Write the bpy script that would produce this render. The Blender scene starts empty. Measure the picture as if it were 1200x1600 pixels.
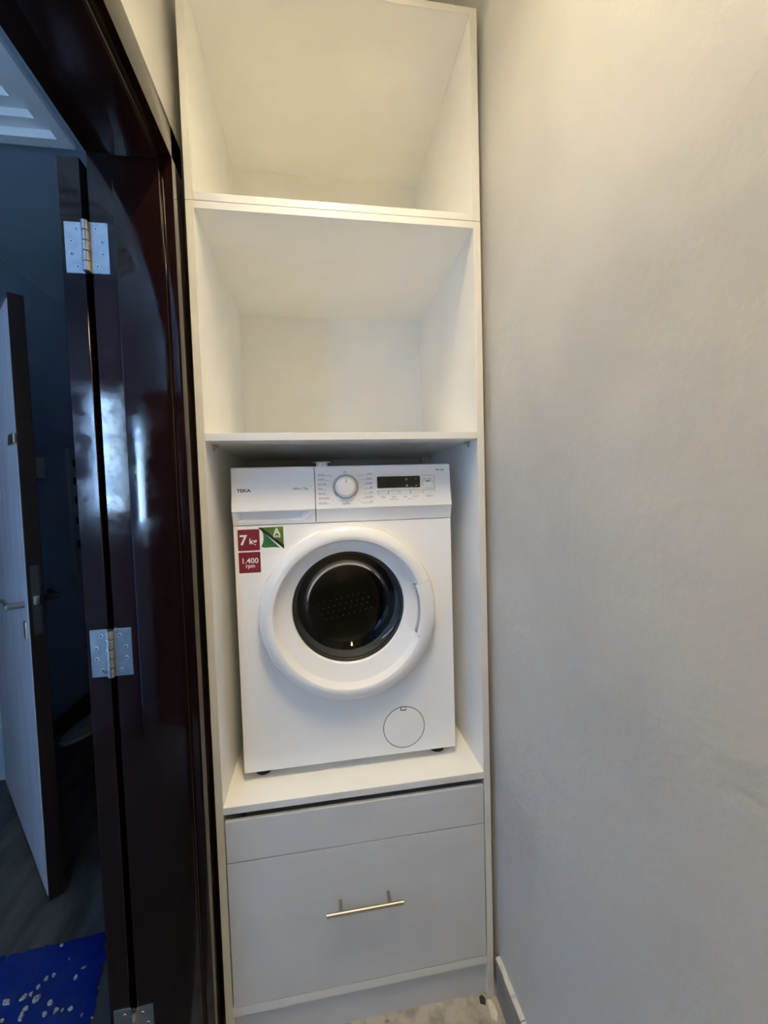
import bpy, bmesh, math, random
from mathutils import Vector, Matrix
random.seed(7)
S = bpy.context.scene
C = S.collection
PI = math.pi

# ---------------------------------------------------------------- camera
def cam_basis(yaw, pitch, roll):
    cy, sy, cp, sp = math.cos(yaw), math.sin(yaw), math.cos(pitch), math.sin(pitch)
    f = Vector((-sy*cp, cy*cp, sp)); r = Vector((cy, sy, 0)); u = r.cross(f)
    cr, sr = math.cos(roll), math.sin(roll)
    return f, cr*r + sr*u, -sr*r + cr*u
f, r, u = cam_basis(-0.1571, -0.0467, -0.0294)
cd = bpy.data.cameras.new('camera')
cam = bpy.data.objects.new('camera', cd); C.objects.link(cam)
m = Matrix((r, u, -f)).transposed().to_4x4(); m.translation = (0.277, -1.0582, 1.4252)
cam.matrix_world = m
cd.sensor_fit = 'VERTICAL'; cd.sensor_height = 36.0; cd.sensor_width = 27.0
cd.lens = 654.36/1600*36.0
cd.clip_start = 0.02; cd.clip_end = 100
S.camera = cam

# ---------------------------------------------------------------- world, daylight, exposure
BEAM = 10.5          # watts of an area light added in the batten to push light downward
LAMP = 50.0          # emission strength of the ceiling batten
DAY = 400.0           # watts of daylight coming in through the hallway window
S.view_settings.view_transform = 'Standard'; S.view_settings.look = 'None'
S.view_settings.gamma = 1.0; S.view_settings.use_curve_mapping = False
S.view_settings.exposure = 0.0
w = bpy.data.worlds.new('world'); S.world = w; w.use_nodes = True
w.node_tree.nodes['Background'].inputs[0].default_value = (0.52, 0.75, 1.0, 1)
w.node_tree.nodes['Background'].inputs[1].default_value = 30.0
S.cycles.use_denoising = True
S.cycles.max_bounces = 14; S.cycles.diffuse_bounces = 12; S.cycles.glossy_bounces = 6
S.cycles.sample_clamp_indirect = 20.0
ld = bpy.data.lights.new('window_daylight', 'AREA'); ld.shape = 'RECTANGLE'; ld.size = 0.17; ld.size_y = 0.70
ld.energy = DAY; ld.color = (0.52, 0.75, 1.0)
lo = bpy.data.objects.new('window_daylight', ld); C.objects.link(lo)
lo.location = (-0.945, -1.87, 1.70); lo.rotation_euler = (PI/2, 0, PI)     # just outside the hallway window, shining +y

# ---------------------------------------------------------------- helpers
def tag(o, label=None, cat=None, group=None, kind=None):
    if label: o['label'] = label
    if cat: o['category'] = cat
    if group: o['group'] = group
    if kind: o['kind'] = kind
    return o
def thing(name, label, cat, loc=(0, 0, 0), rotz=0.0, group=None, kind=None):
    o = bpy.data.objects.new(name, None); C.objects.link(o)
    o.empty_display_size = 0.05
    o.location = loc; o.rotation_euler = (0, 0, rotz)
    return tag(o, label, cat, group, kind)
def obj(name, bm, mat, parent=None, smooth=False, auto=None):
    me = bpy.data.meshes.new(name)
    bmesh.ops.recalc_face_normals(bm, faces=bm.faces)
    bm.to_mesh(me); bm.free()
    mats = mat if isinstance(mat, (list, tuple)) else [mat]
    for k in mats: me.materials.append(k)
    if smooth:
        for p in me.polygons: p.use_smooth = True
    o = bpy.data.objects.new(name, me); C.objects.link(o)
    if parent: o.parent = parent
    if auto is not None:
        me.shade_smooth() if hasattr(me, 'shade_smooth') else None
        try: me.set_sharp_from_angle(angle=math.radians(auto))
        except Exception: pass
    return o
def bx(bm, x0, x1, y0, y1, z0, z1, mi=0):
    vs = [bm.verts.new(p) for p in ((x0,y0,z0),(x1,y0,z0),(x1,y1,z0),(x0,y1,z0),(x0,y0,z1),(x1,y0,z1),(x1,y1,z1),(x0,y1,z1))]
    out = []
    for q in ((0,3,2,1),(4,5,6,7),(0,1,5,4),(1,2,6,5),(2,3,7,6),(3,0,4,7)):
        fa = bm.faces.new([vs[i] for i in q]); fa.material_index = mi; out.append(fa)
    return out
def box(name, x0, x1, y0, y1, z0, z1, mat, parent=None, bevel=0.0, seg=2):
    bm = bmesh.new(); bx(bm, x0, x1, y0, y1, z0, z1)
    if bevel:
        bmesh.ops.bevel(bm, geom=list(bm.edges), offset=bevel, segments=seg, profile=0.7, affect='EDGES')
        return obj(name, bm, mat, parent, auto=40)
    return obj(name, bm, mat, parent)
def cyl(bm, p0, p1, rad, n=16, r2=None, mi=0):
    p0, p1 = Vector(p0), Vector(p1); d = (p1-p0)
    q = Vector((0,0,1)).rotation_difference(d.normalized())
    a, b = [], []
    r2 = rad if r2 is None else r2
    for i in range(n):
        t = 2*PI*i/n; e = q @ Vector((math.cos(t), math.sin(t), 0))
        a.append(bm.verts.new(p0+e*rad)); b.append(bm.verts.new(p1+e*r2))
    fs = [bm.faces.new(a[::-1]), bm.faces.new(b)]
    for i in range(n): fs.append(bm.faces.new((a[i], a[(i+1)%n], b[(i+1)%n], b[i])))
    for k in fs: k.material_index = mi
def revolve(bm, prof, cx, cz, n=96, a0=0.0, a1=2*PI, close_prof=False, y0=0.0):
    """prof: (radius, depth towards the viewer, vertical offset of the centre)"""
    full = abs(a1-a0-2*PI) < 1e-6
    cols = []
    k = n if full else n+1
    for i in range(k):
        t = a0+(a1-a0)*i/n
        cols.append([bm.verts.new((cx+p[0]*math.cos(t), y0-p[1], cz+(p[2] if len(p) > 2 else 0)+p[0]*math.sin(t))) for p in prof])
    m_ = len(prof)
    for i in range(k if full else k-1):
        A, B = cols[i], cols[(i+1) % k]
        for j in range(m_ if close_prof else m_-1):
            j2 = (j+1) % m_
            bm.faces.new((A[j], B[j], B[j2], A[j2]))
    if close_prof and not full:
        bm.faces.new(cols[0][::-1]); bm.faces.new(cols[-1])
def prism(bm, pts, y0, y1):
    """polygon in x,z pushed from y0 to y1"""
    a = [bm.verts.new((p[0], y0, p[1])) for p in pts]; b = [bm.verts.new((p[0], y1, p[1])) for p in pts]
    bm.faces.new(a); bm.faces.new(b[::-1]); n = len(pts)
    for i in range(n): bm.faces.new((a[i], b[i], b[(i+1) % n], a[(i+1) % n]))
def rrect(x0, x1, z0, z1, rad, n=4):
    out = []
    for cx, cz, s in ((x1-rad, z1-rad, 0), (x0+rad, z1-rad, 1), (x0+rad, z0+rad, 2), (x1-rad, z0+rad, 3)):
        for i in range(n+1):
            t = PI/2*(s+i/n); out.append((cx+rad*math.cos(t), cz+rad*math.sin(t)))
    return out

# ---------------------------------------------------------------- materials
def mat(name, col, rough=0.5, metal=0.0, spec=0.5, coat=0.0, noise=None, bump=None, ior=None, stretch=None):
    """noise = (scale, second colour, low, high); bump = (scale, strength, distance)"""
    M = bpy.data.materials.new(name); M.use_nodes = True
    nt = M.node_tree; b = nt.nodes['Principled BSDF']
    b.inputs['Base Color'].default_value = (*col, 1)
    b.inputs['Roughness'].default_value = rough; b.inputs['Metallic'].default_value = metal
    b.inputs['Specular IOR Level'].default_value = spec
    if ior: b.inputs['IOR'].default_value = ior
    if coat: b.inputs['Coat Weight'].default_value = coat; b.inputs['Coat Roughness'].default_value = 0.05
    tc = nt.nodes.new('ShaderNodeTexCoord')
    src = tc.outputs['Object']
    if stretch:
        mp = nt.nodes.new('ShaderNodeMapping'); mp.inputs['Scale'].default_value = stretch
        nt.links.new(src, mp.inputs['Vector']); src = mp.outputs['Vector']
    if noise:
        n = nt.nodes.new('ShaderNodeTexNoise'); n.inputs['Scale'].default_value = noise[0]; n.inputs['Detail'].default_value = 6
        nt.links.new(src, n.inputs['Vector'])
        rp = nt.nodes.new('ShaderNodeValToRGB')
        rp.color_ramp.elements[0].position = noise[2]; rp.color_ramp.elements[1].position = noise[3]
        rp.color_ramp.elements[0].color = (*noise[1], 1); rp.color_ramp.elements[1].color = (*col, 1)
        nt.links.new(n.outputs['Fac'], rp.inputs['Fac']); nt.links.new(rp.outputs['Color'], b.inputs['Base Color'])
    if bump:
        n = nt.nodes.new('ShaderNodeTexNoise'); n.inputs['Scale'].default_value = bump[0]; n.inputs['Detail'].default_value = 5
        nt.links.new(src, n.inputs['Vector'])
        bp = nt.nodes.new('ShaderNodeBump'); bp.inputs['Strength'].default_value = bump[1]; bp.inputs['Distance'].default_value = bump[2]
        nt.links.new(n.outputs['Fac'], bp.inputs['Height']); nt.links.new(bp.outputs['Normal'], b.inputs['Normal'])
    return M
def emis(name, col, strength):
    M = bpy.data.materials.new(name); M.use_nodes = True
    b = M.node_tree.nodes['Principled BSDF']
    b.inputs['Base Color'].default_value = (0.8, 0.8, 0.8, 1)
    b.inputs['Emission Color'].default_value = (*col, 1); b.inputs['Emission Strength'].default_value = strength
    return M
def glassy(name, tint, rough=0.02, fres=1.45):
    M = bpy.data.materials.new(name); M.use_nodes = True; nt = M.node_tree
    for n in list(nt.nodes):
        if n.type != 'OUTPUT_MATERIAL': nt.nodes.remove(n)
    out = [n for n in nt.nodes if n.type == 'OUTPUT_MATERIAL'][0]
    t = nt.nodes.new('ShaderNodeBsdfTransparent'); t.inputs[0].default_value = (*tint, 1)
    g = nt.nodes.new('ShaderNodeBsdfGlossy'); g.inputs['Roughness'].default_value = rough; g.inputs['Color'].default_value = (1, 1, 1, 1)
    fr = nt.nodes.new('ShaderNodeFresnel'); fr.inputs['IOR'].default_value = fres
    mx = nt.nodes.new('ShaderNodeMixShader')
    nt.links.new(fr.outputs[0], mx.inputs[0]); nt.links.new(t.outputs[0], mx.inputs[1]); nt.links.new(g.outputs[0], mx.inputs[2])
    nt.links.new(mx.outputs[0], out.inputs['Surface'])
    return M

def plaster():
    M = mat('wall_paint', (0.70, 0.68, 0.66), 0.75, spec=0.25)
    nt = M.node_tree; b = nt.nodes['Principled BSDF']; tc = nt.nodes['Texture Coordinate']
    def noise(scale, detail, dist=0.0):
        n = nt.nodes.new('ShaderNodeTexNoise'); n.inputs['Scale'].default_value = scale; n.inputs['Detail'].default_value = detail
        n.inputs['Distortion'].default_value = dist
        nt.links.new(tc.outputs['Object'], n.inputs['Vector']); return n
    # faint smudges
    n1 = noise(2.3, 5); rp = nt.nodes.new('ShaderNodeValToRGB')
    rp.color_ramp.elements[0].position = 0.30; rp.color_ramp.elements[1].position = 0.55
    rp.color_ramp.elements[0].color = (0.575, 0.57, 0.56, 1); rp.color_ramp.elements[1].color = (0.655, 0.645, 0.63, 1)
    nt.links.new(n1.outputs['Fac'], rp.inputs['Fac']); nt.links.new(rp.outputs['Color'], b.inputs['Base Color'])
    # trowel waves and grit
    n2 = noise(5.0, 3, 0.6); n3 = noise(90.0, 4)
    # rough trowelled patch with its own outline
    n4 = noise(3.0, 2); n5 = noise(42.0, 6, 0.8)
    vd = nt.nodes.new('ShaderNodeVectorMath'); vd.operation = 'DISTANCE'; vd.inputs[1].default_value = (0.736, -0.588, 1.805)
    nt.links.new(tc.outputs['Object'], vd.inputs[0])
    ad = nt.nodes.new('ShaderNodeMath'); ad.operation = 'MULTIPLY_ADD'; ad.inputs[1].default_value = 0.45
    nt.links.new(n4.outputs['Fac'], ad.inputs[0]); nt.links.new(vd.outputs['Value'], ad.inputs[2])
    mr = nt.nodes.new('ShaderNodeMapRange'); mr.inputs['From Min'].default_value = 0.45; mr.inputs['From Max'].default_value = 0.26
    nt.links.new(ad.outputs[0], mr.inputs['Value'])
    def math_(op, a, bb):
        k = nt.nodes.new('ShaderNodeMath'); k.operation = op
        for i, v in enumerate((a, bb)):
            if isinstance(v, float): k.inputs[i].default_value = v
            else: nt.links.new(v, k.inputs[i])
        return k.outputs[0]
    h = math_('ADD', math_('MULTIPLY', n2.outputs['Fac'], 1.6), math_('MULTIPLY', n3.outputs['Fac'], 0.16))
    h = math_('ADD', h, math_('MULTIPLY', math_('MULTIPLY', n5.outputs['Fac'], mr.outputs['Result']), 0.20))
    bp = nt.nodes.new('ShaderNodeBump'); bp.inputs['Strength'].default_value = 0.5; bp.inputs['Distance'].default_value = 0.006
    nt.links.new(h, bp.inputs['Height']); nt.links.new(bp.outputs['Normal'], b.inputs['Normal'])
    return M

M_paint = plaster()
M_ceil = mat('ceiling_paint', (0.88, 0.87, 0.85), 0.8, spec=0.2)
M_hall = mat('hallway_paint', (0.33, 0.42, 0.53), 0.6, noise=(3, (0.29, 0.375, 0.485), 0.35, 0.6))
M_gyp = mat('gypsum_white', (0.78, 0.80, 0.82), 0.6)
M_mel = mat('white_melamine', (0.90, 0.90, 0.88), 0.38, spec=0.4, noise=(4, (0.86, 0.86, 0.845), 0.4, 0.6), bump=(350, 0.06, 0.0004))
M_edge = mat('white_edge_band', (0.74, 0.74, 0.725), 0.3, spec=0.5)
M_grey = mat('grey_board', (0.64, 0.65, 0.665), 0.35, spec=0.4, noise=(5, (0.60, 0.605, 0.615), 0.35, 0.55), bump=(350, 0.06, 0.0004))
M_lac = mat('dark_lacquer', (0.012, 0.004, 0.0035), 0.085, spec=0.45, coat=0.0, noise=(9, (0.006, 0.0025, 0.0025), 0.35, 0.65), bump=(9, 0.05, 0.004), stretch=(1, 1, 0.25))
M_lac3 = mat('dark_satin_lacquer', (0.012, 0.004, 0.0035), 0.22, spec=0.5, noise=(9, (0.006, 0.0025, 0.0025), 0.35, 0.65), bump=(30, 0.10, 0.002))
M_lac2 = mat('dark_door_wood', (0.014, 0.007, 0.006), 0.35, spec=0.4, noise=(14, (0.007, 0.004, 0.004), 0.35, 0.65), stretch=(1, 1, 0.15))
def smear(M, lo_, hi_, sc):
    nt = M.node_tree; n = nt.nodes.new('ShaderNodeTexNoise'); n.inputs['Scale'].default_value = sc; n.inputs['Detail'].default_value = 8
    n.inputs['Roughness'].default_value = 0.7
    nt.links.new(nt.nodes['Texture Coordinate'].outputs['Object'], n.inputs['Vector'])
    mr = nt.nodes.new('ShaderNodeMapRange'); mr.inputs['From Min'].default_value = 0.45; mr.inputs['From Max'].default_value = 0.62
    mr.inputs['To Min'].default_value = lo_; mr.inputs['To Max'].default_value = hi_
    nt.links.new(n.outputs['Fac'], mr.inputs['Value']); nt.links.new(mr.outputs['Result'], nt.nodes['Principled BSDF'].inputs['Roughness'])
smear(M_lac, 0.07, 0.18, 16.0)
M_app = mat('appliance_white', (0.88, 0.89, 0.905), 0.25, spec=0.5)
M_plastic = mat('white_plastic', (0.86, 0.865, 0.885), 0.18, spec=0.5)
M_knob = mat('knob_white', (0.86, 0.86, 0.87), 0.25)
M_dark = mat('dark_seam', (0.02, 0.02, 0.022), 0.6)
M_print = mat('grey_print', (0.05, 0.052, 0.065), 0.5)
M_black = mat('display_black', (0.006, 0.006, 0.007), 0.08, spec=0.6)
M_icon_glint = mat('icon_and_glint', (0.45, 0.45, 0.45), 0.5)
M_red = mat('sticker_red', (0.20, 0.008, 0.016), 0.4)
M_wst = mat('sticker_white', (0.86, 0.85, 0.84), 0.4)
M_steel = mat('brushed_steel', (0.50, 0.47, 0.43), 0.34, metal=1.0, bump=(260, 0.08, 0.0005))
M_hinge = mat('hinge_steel', (0.60, 0.61, 0.63), 0.30, metal=1.0, noise=(40, (0.50, 0.52, 0.55), 0.4, 0.6))
M_screw = mat('screw_zinc', (0.75, 0.76, 0.78), 0.35, metal=1.0)
M_drum = mat('drum_steel', (0.10, 0.09, 0.08), 0.3, metal=1.0)
M_rubber = mat('grey_rubber', (0.20, 0.21, 0.21), 0.5)
M_foot = mat('black_rubber', (0.012, 0.012, 0.013), 0.6)
M_conc = mat('dusty_screed', (0.50, 0.46, 0.40), 0.85, noise=(22, (0.26, 0.235, 0.205), 0.30, 0.55), bump=(60, 0.5, 0.004))
M_skirt = mat('grey_skirting', (0.33, 0.33, 0.33), 0.5, noise=(18, (0.22, 0.22, 0.22), 0.35, 0.6), bump=(50, 0.3, 0.002))
M_skirtop = mat('skirting_top', (0.70, 0.68, 0.65), 0.7, noise=(40, (0.45, 0.44, 0.42), 0.3, 0.5), bump=(60, 0.6, 0.003))
M_hfloor = mat('hallway_floor', (0.085, 0.082, 0.078), 0.5, noise=(7, (0.030, 0.029, 0.028), 0.32, 0.62), bump=(12, 0.2, 0.003), stretch=(2.2, 0.5, 1))
M_hbase = mat('dark_skirting', (0.012, 0.008, 0.008), 0.4)
M_tarp = mat('blue_plastic_sheet', (0.010, 0.045, 0.36), 0.35, noise=(9, (0.03, 0.07, 0.30), 0.3, 0.5), bump=(25, 0.5, 0.004))
M_chip = mat('plaster_chip', (0.45, 0.46, 0.46), 0.8, noise=(160, (0.2, 0.2, 0.2), 0.35, 0.55))
M_dface = mat('pale_door_face', (0.55, 0.55, 0.64), 0.5, noise=(55, (0.42, 0.42, 0.52), 0.35, 0.5), stretch=(1, 1, 0.02))  # pale lavender with vertical streaks, for the strips over the door face
M_glass = glassy('door_glass', (0.60, 0.60, 0.60), 0.03, 1.30)
M_pane = glassy('window_pane', (0.95, 0.97, 1.0), 0.02, 1.3)
M_lampw = mat('lamp_housing', (0.8, 0.8, 0.8), 0.4)
M_diff = emis('lamp_diffuser', (1.0, 0.82, 0.51), LAMP)
M_box = mat('panel_grey', (0.40, 0.45, 0.48), 0.5)
M_shoe = mat('shoe_mesh', (0.42, 0.45, 0.50), 0.8, noise=(60, (0.25, 0.27, 0.30), 0.35, 0.6), bump=(120, 0.5, 0.003))
M_sole = mat('shoe_sole', (0.55, 0.56, 0.58), 0.7)
M_yel = mat('shoe_yellow', (0.55, 0.50, 0.05), 0.7)

# ---------------------------------------------------------------- setting: laundry nook
XW, XL, YB, YR, ZC = 0.736, -0.030, 0.625, -1.46, 2.88
XH = -0.165                        # hallway side of the left wall
DY0, DY1, DZ = -0.975, -0.040, 2.180  # rough opening in the left wall
def struct(name, bm, m, label, cat, parent=None):
    return tag(obj(name, bm, m, parent), label, cat, kind='structure')
bm = bmesh.new(); bx(bm, -0.10, XW+0.08, YR-0.08, YB+0.08, -0.08, 0.0)
floor = struct('floor', bm, M_conc, 'dusty stained screed floor in front of the tall cabinet', 'floor')
bm = bmesh.new(); bx(bm, XW, XW+0.08, YR-0.08, YB+0.08, 0, ZC)
struct('wall_right', bm, M_paint, 'plain plastered wall running along the right of the cabinet', 'wall')
bm = bmesh.new(); bx(bm, XL, XW, YB, YB+0.08, 0, ZC)
struct('wall_back', bm, M_paint, 'plastered wall behind the tall cabinet', 'wall')
bm = bmesh.new(); bx(bm, XL, XW, YR-0.08, YR, 0, ZC)
struct('wall_front', bm, M_paint, 'plastered wall behind the viewer', 'wall')
bm = bmesh.new()
bx(bm, XH, XL, YR-0.08, DY0, 0, ZC); bx(bm, XH, XL, DY1, YB+0.08, 0, ZC); bx(bm, XH, XL, DY0, DY1, DZ, ZC)
struct('wall_left', bm, M_paint, 'cream plastered wall above and around the dark door frame', 'wall')
bm = bmesh.new(); bx(bm, XH, XW+0.08, YR-0.08, YB+0.08, ZC, ZC+0.06)
struct('ceiling', bm, M_ceil, 'plain painted ceiling above the cabinet', 'ceiling')
bb = thing('baseboard_right', 'grey tile skirting with a pale top edge along the right wall', 'skirting', (XW, 0, 0), kind='structure')
for i, (a, b_) in enumerate(((-1.45, -1.345), (-1.342, -0.747), (-0.744, -0.149), (-0.146, -0.002))):
    t_ = box('skirting_tile', -0.012, 0.0, a, b_, 0.0, 0.112, M_skirt, bb, 0.001, 1)
    bm = bmesh.new()
    n = max(4, int((b_-a)/0.02))
    lo_, hi_ = [], []
    for k in range(n+1):
        y = a+(b_-a)*k/n
        z = 0.117+random.uniform(-0.0015, 0.0015); x = -0.0125+random.uniform(-0.0008, 0.0008)
        lo_.append([bm.verts.new((x, y, 0.112)), bm.verts.new((x+0.001, y, z)), bm.verts.new((0, y, z+0.002)), bm.verts.new((0, y, 0.112))])
    for k in range(n):
        for j in range(4): bm.faces.new((lo_[k][j], lo_[k+1][j], lo_[k+1][(j+1) % 4], lo_[k][(j+1) % 4]))
    bm.faces.new(lo_[0]); bm.faces.new(lo_[-1][::-1])
    obj('top_edge', bm, M_skirtop, t_)

# door frame of dark lacquered wood
fr = thing('trim_1', 'dark glossy lacquered door frame left of the tall cabinet', 'door frame', (0, 0, 0), kind='structure')
JY, JZ = -0.060, 2.158
def frame_side(y_face, sgn):
    """sgn +1: the far jamb, facing the viewer; -1: the near jamb"""
    def yy(a, b): return tuple(sorted((y_face+sgn*a, y_face+sgn*b)))
    box('jamb', -0.178, XL, *yy(0.0, 0.020), 0, DZ, M_lac, fr, 0.0015, 1)
    box('stop', -0.125, XL-0.001, *yy(-0.012, 0.0), 0, JZ-0.012, M_lac, fr, 0.003, 2)
    box('casing', XL, -0.008, *yy(0.002, 0.075), 0, 2.236, M_lac, fr, 0.002, 2)
    box('hall_casing', -0.178, XH, *yy(0.021, 0.075), 0, 2.236, M_lac, fr, 0.002, 2)
frame_side(JY, 1); frame_side(-0.955, -1)
box('head_jamb', -0.178, XL, -0.955, JY, JZ, DZ, M_lac3, fr, 0.0015, 1)
box('head_stop', -0.125, XL-0.001, -0.955+0.012, JY-0.012, JZ-0.012, JZ, M_lac3, fr, 0.003, 2)
box('head_casing', XL, -0.008, -1.03, JY+0.075, JZ+0.006, 2.236, M_lac, fr, 0.002, 2)
box('hall_head_casing', -0.178, XH, -1.03, JY+0.075, DZ, 2.236, M_lac, fr, 0.002, 2)

# the dark door of that frame, folded right back into the hallway
d1 = thing('door_1', 'dark wooden door folded back, only its hinge edge showing', 'door', (-0.184, -0.062, 0.008), 0, kind='structure')
box('door_leaf', -0.052, -0.007, 0.004, 0.86, 0.0, 2.140, M_lac, d1, 0.0015, 1)
def hinge(z0):
    zz = z0-0.008; H = 0.105
    bm = bmesh.new()
    bx(bm, 0.0065, 0.042, -0.0025+0.002, 0.002, zz, zz+H)            # plate on the jamb
    hg = obj('hinge', bm, M_hinge, d1); tag(hg, 'steel butt hinge')
    bm = bmesh.new(); bx(bm, -0.043, -0.0065, 0.0015, 0.004, zz, zz+H)
    obj('hinge_plate', bm, M_hinge, hg)
    for k in range(5):
        bm = bmesh.new(); cyl(bm, (0, -0.005, zz+k*H/5+0.0011), (0, -0.005, zz+(k+1)*H/5-0.0011), 0.0075, 20)
        obj('knuckle', bm, M_hinge, hg, auto=40)
    bm = bmesh.new(); cyl(bm, (0, -0.005, zz-0.002), (0, -0.005, zz+H+0.002), 0.0045, 16); obj('pin', bm, M_dark, hg, auto=40)
    for side in (-1, 1):
        for k, (off, fz) in enumerate(((0.019, 0.13), (0.030, 0.38), (0.030, 0.62), (0.019, 0.87))):
            bm = bmesh.new()
            yf = -0.0006 if side > 0 else 0.0014
            x = side*off if side > 0 else side*(off+0.001); z = zz+H*fz
            cyl(bm, (x, yf+0.0008, z), (x, yf-0.0008, z), 0.0046, 16, 0.0038)
            s = obj('screw', bm, M_screw, hg, auto=40)
            bm = bmesh.new()
            a = random.uniform(0, PI/2)
            for b_ in (a, a+PI/2):
                c_, s_ = math.cos(b_), math.sin(b_)
                P = [(x+c_*p+(-s_)*q, z+s_*p+c_*q) for p, q in ((-0.0024, -0.0006), (0.0024, -0.0006), (0.0024, 0.0006), (-0.0024, 0.0006))]
                prism(bm, P, yf-0.0010-(0.00005 if b_ > a else 0), yf-0.0006)
            for o_ in [obj('screw_cross', bm, M_dark, hg)]: pass
for z0 in (1.908, 1.036, 0.148): hinge(z0)

# ---------------------------------------------------------------- setting: hallway beyond the doorway
HX, HY0, HY1, HZ = -1.36, -1.80, 3.30, 2.74
bm = bmesh.new(); bx(bm, -2.90, -0.10, HY0-0.1, HY1+0.1, -0.08, -0.002)
struct('floor_hallway', bm, M_hfloor, 'dark streaky dirty floor of the hallway', 'floor')
bm = bmesh.new()
bx(bm, HX-0.10, HX, 1.33, HY1, 0, HZ); bx(bm, HX-0.10, HX, HY0, 0.33, 0, HZ); bx(bm, HX-0.10, HX, 0.33, 1.33, 2.17, HZ)
struct('wall_hallway', bm, M_hall, 'blue-grey painted hallway wall with a doorway in it', 'wall')
bm = bmesh.new(); bx(bm, -2.9, XH, HY1, HY1+0.1, 0, HZ); struct('wall_hallway_far', bm, M_hall, 'far end wall of the dark hallway', 'wall')
bm = bmesh.new(); bx(bm, XH-0.001, XH+0.134, YB+0.08, HY1, 0, HZ); struct('wall_hallway_side', bm, M_hall, 'hallway wall behind the folded-back door', 'wall')
# end wall with the window, behind the viewer's left
wx0, wx1, wz0, wz1 = -1.03, -0.86, 1.35, 2.05
bm = bmesh.new()
for a in ((HX, wx0, 0, HZ), (wx1, XH, 0, HZ), (wx0, wx1, 0, wz0), (wx0, wx1, wz1, HZ)): bx(bm, a[0], a[1], HY0-0.12, HY0, a[2], a[3])
struct('wall_hallway_window', bm, M_hall, 'hallway end wall holding the window', 'wall')
wn = thing('window_1', 'small high window at the end of the hallway', 'window', (0, HY0-0.03, 0), kind='structure')
bm = bmesh.new()
for a in ((wx0, wx0+0.012, wz0, wz1), (wx1-0.012, wx1, wz0, wz1), (wx0+0.012, wx1-0.012, wz0, wz0+0.012), (wx0+0.012, wx1-0.012, wz1-0.012, wz1), (wx0+0.012, wx1-0.012, 1.80, 1.815)):
    bx(bm, a[0], a[1], -0.02, 0.02, a[2], a[3])
obj('window_frame', bm, M_lampw, wn)
for a in ((wz0+0.012, 1.80), (1.815, wz1-0.012)): box('pane', wx0+0.012, wx1-0.012, -0.003, 0.003, a[0], a[1], M_pane, wn)
d3 = thing('door_3', 'dark closed door beside the hallway window', 'door', (-0.50, HY0, 0), kind='structure')
box('door_leaf', -0.27, 0.27, 0.0, 0.03, 0.01, 2.15, M_lac2, d3, 0.003)
box('casing', -0.32, -0.272, 0.0, 0.035, 0.0, 2.21, M_lac2, d3, 0.002); box('casing', 0.272, 0.32, 0.0, 0.035, 0.0, 2.21, M_lac2, d3, 0.002)
box('casing', -0.272, 0.272, 0.0, 0.035, 2.155, 2.21, M_lac2, d3, 0.002)
# room behind the other doorway
bm = bmesh.new()
bx(bm, -2.9, -2.8, -0.4, 2.2, 0, HZ); bx(bm, -2.8, HX-0.1, -0.4, -0.3, 0, HZ); bx(bm, -2.8, HX-0.1, 2.1, 2.2, 0, HZ)
struct('wall_room_beyond', bm, M_hall, 'dim walls of the room beyond the ajar door', 'wall')
# hallway ceiling with its stepped tray
tx0, tx1, ty0, ty1 = -1.12, -0.555, -1.30, 0.70
bm = bmesh.new()
for a in ((-2.9, tx0+0.02, HY0, HY1), (tx1-0.02, XH, HY0, HY1), (tx0+0.02, tx1-0.02, HY0, ty0+0.02), (tx0+0.02, tx1-0.02, ty1-0.02, HY1)):
    bx(bm, a[0], a[1], a[2], a[3], HZ, HZ+0.05)
bx(bm, -2.9, XH, HY0, HY1, HZ+0.22, HZ+0.26)
hc = struct('ceiling_hallway', bm, M_hall, 'hallway ceiling around a stepped tray', 'ceiling')
tr = thing('trim_2', 'stepped gypsum tray moulding on the hallway ceiling', 'ceiling moulding', (tx1, ty1, HZ), kind='structure')
def ring(ins0, ins1, z0, z1):
    bm = bmesh.new()
    def loop(i, z):
        return [bm.verts.new(p) for p in ((tx0+i-tx1, ty0+i-ty1, z), (-i, ty0+i-ty1, z), (-i, -i, z), (tx0+i-tx1, -i, z))]
    A, B, Cc, D = loop(ins0, z0), loop(ins1, z0), loop(ins1, z1), loop(ins0, z1)
    for P, Q in ((A, B), (B, Cc), (Cc, D), (D, A)):
        for j in range(4): bm.faces.new((P[j], P[(j+1) % 4], Q[(j+1) % 4], Q[j]))
    return obj('moulding_step', bm, M_gyp, tr)
ring(0.0, 0.040, -0.020, 0.045); ring(0.030, 0.085, 0.010, 0.060); ring(0.075, 0.130, 0.038, 0.090); ring(0.120, 0.185, 0.066, 0.130)
box('tray_panel', tx0+0.17-tx1, -0.17, ty0+0.17-ty1, -0.17, 0.094, 0.110, M_gyp, tr)
bm = bmesh.new(); bx(bm, HX, HX+0.018, 1.42, HY1, 0, 0.085)
struct('baseboard_hallway', bm, M_hbase, 'dark skirting along the hallway wall', 'skirting')
t3 = thing('trim_3', 'dark casing around the ajar hallway door', 'door frame', (HX, 1.33, 0), kind='structure')
box('casing', 0.0, 0.02, -0.01, 0.07, 0, 2.24, M_lac2, t3, 0.002); box('casing', 0.0, 0.02, -1.07, -0.99, 0, 2.24, M_lac2, t3, 0.002)
box('head_casing', 0.0, 0.02, -0.99, -0.01, 2.16, 2.24, M_lac2, t3, 0.002)

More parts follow.
